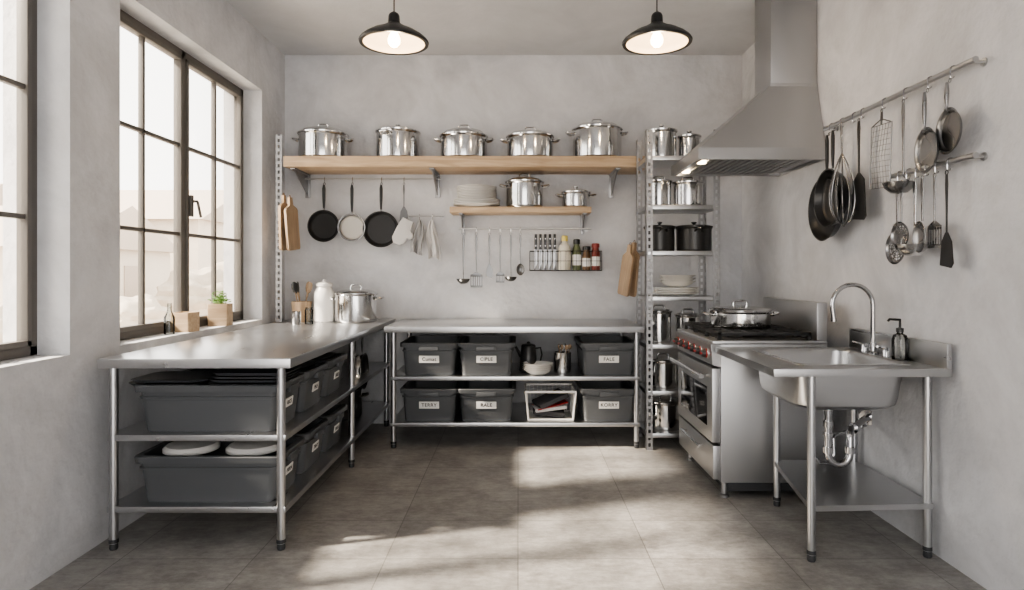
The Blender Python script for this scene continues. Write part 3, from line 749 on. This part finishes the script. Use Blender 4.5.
stack(1.20, yy, 1.12, .17, 4, .012, 'wide white plate on the shelving unit', 'plates on the shelving unit')
b2 = None
for k in range(3):
    if b2 is None:
        g = G(); g.lathe([(0, 0), (.05, 0), (.10, .02), (.135, .045), (.14, .047), (.13, .047), (.09, .022), (0, .006)], WHITE, seg=36)
        b2 = thing('bowl', g, (1.21, yy, 1.12 + .066), 'white ceramic bowl on top of a plate stack', 'bowl', 'bowls on the shelving unit')
    else: dup(b2, (1.21, yy, 1.12 + .066 + .022 * k))
pot((1.07, yy, .77), .09, .23, 'tall steel pot on the middle shelf', side=False, lidh=.015, group=gs)
pot((1.29, yy, .77), .09, .20, 'steel pot on the middle shelf', side=False, lidh=.015, group=gs)
pot((1.10, yy, .43), .11, .20, 'steel pot on a low shelf', side=False, lidh=.02, group=gs)
pot((1.34, yy, .43), .09, .2, 'steel pot on a low shelf', side=False, lidh=.02, group=gs)
pot((1.12, yy, .12), .12, .2, 'steel pot on the bottom shelf', STEEL, side=False, lidh=.02, group=gs)

# ------------------------------------------------------------------ range
RX0, RX1, RY_0, RY_1 = 1.135, 1.775, 3.67, 4.48
r = root('kitchen_range', ((RX0 + RX1) / 2, (RY_0 + RY_1) / 2, 0), 'stainless steel gas range with black red-ringed knobs and cast iron grates', 'range')
g = G(); g.box(RX0 + .03, RX1, RY_0, RY_1, .09, .885, SIDE, .004); part('range_body', g, r, True)
g = G(); g.box(RX0 + .07, RX1 - .02, RY_0 + .04, RY_1 - .02, .03, .09, BIND); part('kick_plate', g, r, True)
for (x, y) in ((RX0 + .06, RY_0 + .04), (RX1 - .06, RY_0 + .04), (RX0 + .06, RY_1 - .05), (RX1 - .06, RY_1 - .05)):
    g = G(); g.lathe([(0, 0), (.028, 0), (.028, .012), (.018, .02), (.018, .09), (0, .09)], GALV, (x, y, 0), 16); part('range_foot', g, r, True)
g = G(); g.box(RX0 - .02, RX1, RY_0 - .003, RY_1 + .003, .885, .905, SIDE, .005); g.box(RX0 + .05, RX1 - .10, RY_0 + .03, RY_1 - .03, .904, .910, IRON, .002); part('cooktop', g, r, True)
g = G(); g.box(RX1 - .06, RX1, RY_0, RY_1, .905, 1.125, SIDE, .006); part('backguard', g, r, True)
g = G(); g.loft([[(RX0 + .03, RY_0, .755), (RX0 - .018, RY_0, .765), (RX0 - .03, RY_0, .885), (RX0 + .03, RY_0, .885)], [(RX0 + .03, RY_1, .755), (RX0 - .018, RY_1, .765), (RX0 - .03, RY_1, .885), (RX0 + .03, RY_1, .885)]], SIDE)
cp = part('control_panel', g, r, True)
for k in range(6):
    y = RY_0 + .08 + k * (RY_1 - RY_0 - .16) / 5
    g = G(); M = T(RX0 - .024, y, .825) @ RY(-90)
    g.lathe([(0, 0), (.030, 0), (.030, .005), (.027, .008)], STEEL, seg=24, M=M)
    g.lathe([(.027, .006), (.027, .016)], RED, seg=24, M=M)
    g.lathe([(.0255, .016), (.022, .034), (.017, .038), (0, .038)], BLACK, seg=24, M=M)
    g.box(-.005, .005, -.020, .020, .036, .043, RED, .001, M=M)
    part('knob', g, cp, True)
g = G(); g.box(RX0 - .018, RX0 + .03, RY_0 + .012, RY_1 - .012, .315, .745, SIDE, .008); dr = part('oven_door', g, r, True)
g = G(); g.box(RX0 - .021, RX0 - .016, RY_0 + .11, RY_1 - .11, .395, .625, OVENG, .002)
part('oven_window', g, dr, True)
g = G(); hx = RX0 - .072
g.tube([(hx, RY_0 + .04, .695), (hx, RY_1 - .04, .695)], .014, STEEL, 14)
for y in (RY_0 + .09, RY_1 - .09): g.tube([(RX0 - .01, y, .695), (hx, y, .695)], .010, STEEL, 10)
part('door_handle', g, dr, True)
g = G(); g.box(RX0 - .012, RX0 + .03, RY_0 + .012, RY_1 - .012, .105, .30, SIDE, .006); dw = part('warming_drawer', g, r, True)
g = G(); g.tube([(RX0 - .04, RY_0 + .2, .25), (RX0 - .04, RY_1 - .2, .25)], .009, STEEL, 12)
for y in (RY_0 + .23, RY_1 - .23): g.tube([(RX0 - .005, y, .25), (RX0 - .04, y, .25)], .007, STEEL, 8)
part('drawer_handle', g, dw, True)
for k in range(3):
    y0 = RY_0 + .035 + k * .247; y1 = y0 + .238; x0, x1 = RX0 + .03, RX1 - .09
    g = G(); z = .952; b = .010
    for (a, c) in (((x0, y0), (x1, y0)), ((x0, y1), (x1, y1)), ((x0, y0), (x0, y1)), ((x1, y0), (x1, y1)), (((x0 + x1) / 2, y0), ((x0 + x1) / 2, y1)), ((x0, (y0 + y1) / 2), (x1, (y0 + y1) / 2))):
        g.box(min(a[0], c[0]) - b, max(a[0], c[0]) + b, min(a[1], c[1]) - b, max(a[1], c[1]) + b, z - .020, z, IRON, .002)
    for xx in (x0 + .09, x1 - .09, (x0 + x1) / 2 - .09, (x0 + x1) / 2 + .09): g.box(xx - .006, xx + .006, y0, y1, z - .014, z, IRON, .0015)
    for (xx, yv) in ((x0, y0), (x0, y1), (x1, y0), (x1, y1)): g.box(xx - .010, xx + .010, yv - .010, yv + .010, .904, z - .01, IRON)
    part('burner_grate', g, r, True)
    for xc in ((x0 * .75 + x1 * .25), (x0 * .25 + x1 * .75)):
        g = G(); g.lathe([(0, 0), (.045, 0), (.045, .010), (.034, .014), (.034, .02), (0, .022)], IRON, (xc, (y0 + y1) / 2, .909), 24); part('burner', g, r, True)
pot((1.405, 4.05, .952), .182, .105, 'wide low steel pot with lid and side handles on the range', lidh=.03, hh=.75, hw=.045, name='braising_pot', knob='bow')

# ------------------------------------------------------------------ hood
HX0, HX1, HY0, HY1 = 1.12, 1.915, 3.97, 4.68
r = root('range_hood', ((HX0 + HX1) / 2, (HY0 + HY1) / 2, 2.0), 'stainless steel wall range hood with chimney duct and warm lamps', 'range hood')
dx0, dx1, dy0, dy1 = 1.62, 1.915, 4.10, 4.38
def rect(x0, x1, y0, y1, z): return [(x0, y0, z), (x1, y0, z), (x1, y1, z), (x0, y1, z)]
g = G()
g.loft([rect(HX0 + .03, HX1 - .01, HY0 + .03, HY1 - .03, 2.02), rect(HX0 + .03, HX1 - .01, HY0 + .03, HY1 - .03, 2.0), rect(HX0, HX1, HY0, HY1, 2.0), rect(HX0, HX1, HY0, HY1, 2.072)], HOOD, True, False)
g.loft([rect(HX0 + .008, HX1, HY0 + .008, HY1 - .008, 2.072), rect(dx0, dx1, dy0, dy1, 2.50)], HOOD)
part('hood_canopy', g, r, True)
g = G(); g.box(dx0, dx1, dy0, dy1, 2.50, ZC - .001, HOOD, .002); g.box(dx0 - .004, dx1, dy0 - .004, dy1 + .004, 2.49, 2.51, HOOD, .001); part('duct', g, r, True)
for k in range(2):
    g = G(); y0 = HY0 + .05 + k * .31
    for j in range(14): x = HX0 + .09 + j * .045; g.box(x, x + .03, y0, y0 + .29, 2.008, 2.016, GALV)
    part('grease_filter', g, r, True, kind='stuff')
for y in (HY0 + .16, HY1 - .16):
    g = G(); g.lathe([(0, -.006), (.024, -.006), (.03, 0), (.03, .02)], HLAMP, (HX0 + .065, y, 2.004), 24); part('hood_lamp', g, r, True)

# ------------------------------------------------------------------ sink table
SK = .875
r = root('sink_table', (1.52, 3.2, 0), 'stainless steel sink table with basin, backsplash and open undershelf', 'sink')
x0, x1, y0, y1 = 1.12, 1.90, 2.80, 3.63
bx0, bx1, by0, by1 = 1.285, 1.785, 2.92, 3.50
g = G(); z0, z1 = SK - .035, SK
g.box(x0, x1, y0, by0, z0, z1, BRUSH, .002); g.box(x0, x1, by1, y1, z0, z1, BRUSH, .002)
g.box(x0, bx0, by0 - .004, by1 + .004, z0, z1, BRUSH, .0); g.box(bx1, x1, by0 - .004, by1 + .004, z0, z1, BRUSH, .0)
part('sink_deck', g, r, True)
g = G(); cx, cy = (bx0 + bx1) / 2, (by0 + by1) / 2; w, d = bx1 - bx0, by1 - by0
def L_(f, z, rad, e=0): return rr(w * f + e, d * f + e, rad, z, 8, cx, cy)
# rolled rim, inner bowl, floor of the bowl, then the outside skin back up
g.loft([L_(1.05, z1 + .001, .03), L_(1.045, z1 + .006, .04), L_(1.0, z1 + .006, .06), L_(.975, z1 - .004, .07), L_(.95, .71, .08), L_(.93, .688, .09), L_(.86, .672, .10), L_(.16, .664, .04)], BRUSH, False, True)
g.loft([L_(1.0, z1 - .01, .06), L_(.965, .71, .085), L_(.945, .682, .095), L_(.87, .664, .105), L_(.16, .656, .04)], BRUSH, False, True)
part('basin', g, r, True)
g = G(); g.lathe([(0, .002), (.03, .002), (.042, .006), (.046, .003), (.046, 0)], CHROME, (cx, cy, .664), 28); part('drain_strainer', g, r, True)
g = G(); g.box(1.878, 1.90, y0, y1, SK, .985, BRUSHY, .004); part('backsplash', g, r, True)
for (lx, ly) in ((1.32, 2.88), (1.868, 2.92), (1.44, 3.56), (1.868, 3.56)):
    g = G(); g.tube([(lx, ly, .03), (lx, ly, z0)], .0185, BRUSHV, 20)
    g.lathe([(0, 0), (.016, 0), (.019, .008), (.017, .03), (.0195, .032), (.0195, .05), (0, .05)], BIND, (lx, ly, 0), 16); part('leg', g, r, True)
g = G(); g.loft([[(1.31, 2.87, .225), (1.885, 2.90, .225), (1.885, 3.58, .225), (1.43, 3.58, .225)], [(1.31, 2.87, .25), (1.885, 2.90, .25), (1.885, 3.58, .25), (1.43, 3.58, .25)]], BRUSH); part('shelf', g, r, True)
r = root('drain_trap', (1.58, 3.22, .3), 'chrome drain trap and pipes beneath the basin', 'pipe')
g = G(); xx, yv = 1.545, 3.19
g.lathe([(0, .654), (.045, .654), (.04, .64), (.022, .625), (.022, .59)], CHROME, (xx, yv, 0), 24)
p = [(xx, yv, .62), (xx, yv, .42)] + [(xx + .055 - .055 * math.cos(a), yv, .40 - .06 * math.sin(a)) for a in [k * pi / 8 for k in range(9)]] + [(xx + .11, yv, .47), (xx + .116, yv + .01, .495), (xx + .13, yv + .03, .507), (1.86, 3.44, .507), (1.918, 3.50, .507)]
g.tube(p, .018, CHROME, 18); part('trap_pipe', g, r, True)
for (a, b, rd) in (((xx, yv, .56), (xx, yv, .53), .026), ((xx, yv, .50), (xx, yv, .485), .024), ((xx, yv, .43), (xx, yv, .40), .026), ((xx + .11, yv, .43), (xx + .11, yv, .40), .026), ((xx + .15, yv + .05, .507), (xx + .175, yv + .075, .507), .026)):
    g = G(); g.tube([a, b], rd, CHROME, 18); part('slip_nut', g, r, True)
g = G(); g.tube([(1.905, 3.487, .507), (1.918, 3.50, .507)], .042, CHROME, 20); part('wall_flange', g, r, True)
g = G(); g.tube([(xx - .03, yv + .09, .655), (xx - .03, yv + .09, .36), (xx, yv + .09, .32), (xx + .05, yv + .09, .32), (xx + .08, yv + .10, .36), (xx + .08, yv + .11, .44), (xx + .1, yv + .13, .455), (1.918, 3.53, .455)], .009, CHROME, 12); part('overflow_pipe', g, r, True)
r = root('faucet', (1.83, 3.30, SK), 'chrome gooseneck faucet with lever handles', 'faucet')
g = G(); fx = 1.83; ra = .105
g.lathe([(0, 0), (.028, 0), (.028, .01), (.018, .02), (.016, .06), (0, .06)], CHROME, (fx, 3.30, SK), 24)
p = [(fx, 3.30, SK + .02), (fx, 3.30, 1.13)] + [(fx - ra + ra * math.cos(a), 3.30, 1.13 + ra * math.sin(a)) for a in [k * pi * 1.05 / 14 for k in range(1, 15)]]
e = p[-1]; p.append((e[0] + .006, 3.30, e[2] - .05))
g.tube(p, .0115, CHROME, 16); g.tube([p[-1], (p[-1][0] + .001, 3.30, p[-1][2] - .018)], .014, CHROME, 16)
part('spout', g, r, True)
for sg in (-1, 1):
    g = G(); g.lathe([(0, 0), (.02, 0), (.018, .03), (.012, .045), (0, .048)], CHROME, (fx + .012, 3.30 + sg * .10, SK), 20)
    g.tube([(fx + .012, 3.30 + sg * .10, SK + .04), (fx - .045, 3.30 + sg * .12, SK + .055)], .006, CHROME, 10); part('faucet_handle', g, r, True)
r = root('soap_dispenser', (1.838, 3.08, SK), 'clear glass soap bottle with black pump on the sink deck', 'soap bottle')
g = G(); g.lathe([(0, 0), (.033, 0), (.036, .006), (.036, .10), (.028, .122), (.013, .13), (.013, .14), (0, .14)], SOAP, seg=32); part('bottle_body', g, r)
g = G(); g.lathe([(0, .135), (.017, .135), (.017, .155), (.006, .158), (.005, .20), (0, .20)], BLACK, seg=20); g.tube([(0, 0, .195), (-.05, 0, .198), (-.058, 0, .188)], .006, BLACK); g.tube([(0, 0, .135), (.004, 0, .01)], .0025, BLACK, 6); part('pump', g, r)

# ------------------------------------------------------------------ right wall rails
XW = 1.86
rail('hanging_rail', (XW, 2.60, 2.165), (XW, 3.88, 2.165), .013, 'thick steel wall rail with pans and utensils hanging on hooks', [3.79, 3.66, 3.53, 3.44, 3.24, 3.06, 2.88, 2.73], (.06, 0, 0))
rail('hanging_rail', (XW, 2.60, 1.775), (XW, 3.18, 1.775), .013, 'shorter steel wall rail with spoons and skimmers', [3.11, 3.04, 2.97, 2.90, 2.83, 2.75], (.06, 0, 0))
Z1 = 2.165 - .038; Z2 = 1.775 - .038; gr = 'utensils on the side wall rails'
xh = XW - .018
gq = 'pans on the side wall rail'
hpan((xh, 3.79, Z1), .185, .27, 'black frying pan hanging on the side wall rail', rz=-90, group=gq, depth=.05)
hpan((xh - .03, 3.66, Z1), .165, .24, 'smaller black frying pan hanging on the side wall rail', rz=-90, group=gq, depth=.055)
ut('whisk', (xh - .06, 3.53, Z1), .58, 'steel balloon whisk hanging on the side wall rail', rz=-90, group=gr, s=1.7, ry=-3)
ut('spat', (xh - .01, 3.44, Z1), .55, 'black spatula hanging on the side wall rail', BLACK, rz=-90, group=gr, s=1.9)
ut('strain', (xh, 3.24, Z1), .40, 'rectangular wire mesh strainer on the side wall rail', TOOLD, rz=-90, group=gr, s=1.45, ry=3)
ut('ladle', (xh, 3.06, Z1), .44, 'large steel ladle hanging on the side wall rail', rz=-90, group=gr, s=1.6)
hpan((xh, 2.88, Z1), .100, .18, 'small dark steel pan hanging on the side wall rail', inner=TOOL, outer=TOOL, hmat=TOOL, rz=-97, group=gq, depth=.02, hw=.7)
hpan((xh, 2.73, Z1), .095, .13, 'small steel pan with short handle on the side wall rail', inner=TOOL, outer=TOOL, hmat=TOOL, rz=-97, group=gq, depth=.02, hw=.7)
ut('skim', (xh, 3.11, Z2), .40, 'perforated steel skimmer on the lower side rail', rz=-90, group=gr, s=1.4)
ut('skim', (xh - .02, 3.04, Z2), .33, 'small perforated steel skimmer on the lower side rail', rz=-90, group=gr, s=1.2)
ut('ladle', (xh, 2.97, Z2), .35, 'steel ladle on the lower side rail', STEEL, rz=-90, group=gr, s=1.6)
ut('spoon', (xh - .01, 2.90, Z2), .35, 'steel slotted spoon on the lower side rail', rz=-90, group=gr, s=1.6)
ut('turner', (xh, 2.83, Z2), .33, 'steel turner on the lower side rail', rz=-90, group=gr, s=1.1)
ut('spat', (xh, 2.75, Z2), .42, 'slim black spatula on the lower side rail', BLACK, rz=-90, group=gr, s=1.1)

# ------------------------------------------------------------------ pendants
def pendant(x, y, z):
    r = root('pendant_lamp', (x, y, ZC), 'black metal dome pendant lamp with white inside and glowing bulb', 'lamp', 'pendant lamps over the aisle')
    R = .187; zz = z
    g = G(); g.tube([(x, y, zz + .15), (x, y, ZC - .02)], .004, BLACK, 8); part('cord', g, r, True)
    g = G(); g.lathe([(0, -.03), (.05, -.03), (.055, 0), (0, 0)], BLACK, (x, y, ZC), 28); part('ceiling_rose', g, r, True)
    g = G(); g.lathe([(R - .014, -.010), (R + .006, -.012), (R + .010, -.002), (R + .002, .010), (R * .90, .028), (R * .70, .052), (R * .42, .076), (.05, .094), (.034, .104), (.032, .145), (.026, .158), (.012, .168), (0, .168)], SHADE, (x, y, zz), 56)
    s = part('lamp_shade', g, r, True)
    g = G(); g.lathe([(R - .014, -.010), (R - .016, .004), (R * .85, .023), (R * .66, .046), (R * .38, .070), (0, .084)], LAMPIN, (x, y, zz), 56); part('shade_lining', g, s, True)
    g = G(); g.lathe([(0, -.032), (.018, -.027), (.033, -.010), (.036, .008), (.029, .032), (.018, .052), (.016, .075)], BULB, (x, y, zz), 24); part('bulb', g, r, True)
    l = bpy.data.lights.new('pendant_light', 'POINT'); l.energy = 7; l.color = (1, .76, .5); l.shadow_soft_size = .04
    o = bpy.data.objects.new('pendant_light', l); o.location = (x, y, zz - .07); C.objects.link(o)
pendant(-.705, 3.64, 2.61); pendant(.79, 3.64, 2.61)
for y in (4.13, 4.52):
    l = bpy.data.lights.new('hood_light', 'SPOT'); l.energy = 5; l.color = (1, .8, .55); l.spot_size = 2.0; l.spot_blend = .8; l.shadow_soft_size = .02
    o = bpy.data.objects.new('hood_light', l); o.location = (1.185, y, 1.985); C.objects.link(o)

# ------------------------------------------------------------------ light
w = bpy.data.worlds.new('World'); bpy.context.scene.world = w; w.use_nodes = True
bg = w.node_tree.nodes['Background']; bg.inputs['Color'].default_value = (1, .968, .925, 1); bg.inputs['Strength'].default_value = 4.5
sl = bpy.data.lights.new('sun', 'SUN'); sl.energy = 18; sl.angle = math.radians(4); sl.color = (1, .88, .74)
so = bpy.data.objects.new('sun', sl); C.objects.link(so)
so.rotation_euler = Vector((1, .28, -.84)).to_track_quat('-Z', 'Y').to_euler()
vs = bpy.context.scene.view_settings
vs.view_transform = 'AgX'
try: vs.look = 'AgX - Medium High Contrast'
except Exception: pass
vs.exposure = 0.08

cd = bpy.data.cameras.new('camera'); cam = bpy.data.objects.new('camera', cd); C.objects.link(cam)
cd.sensor_width = 36; cd.lens = 36 * 640 / 1024; cd.shift_x = -6 / 1024; cd.shift_y = -23 / 1024
cam.location = (0, 0, 1.3); cam.rotation_euler = (pi / 2, 0, 0); cd.clip_start = .02
bpy.context.scene.camera = cam
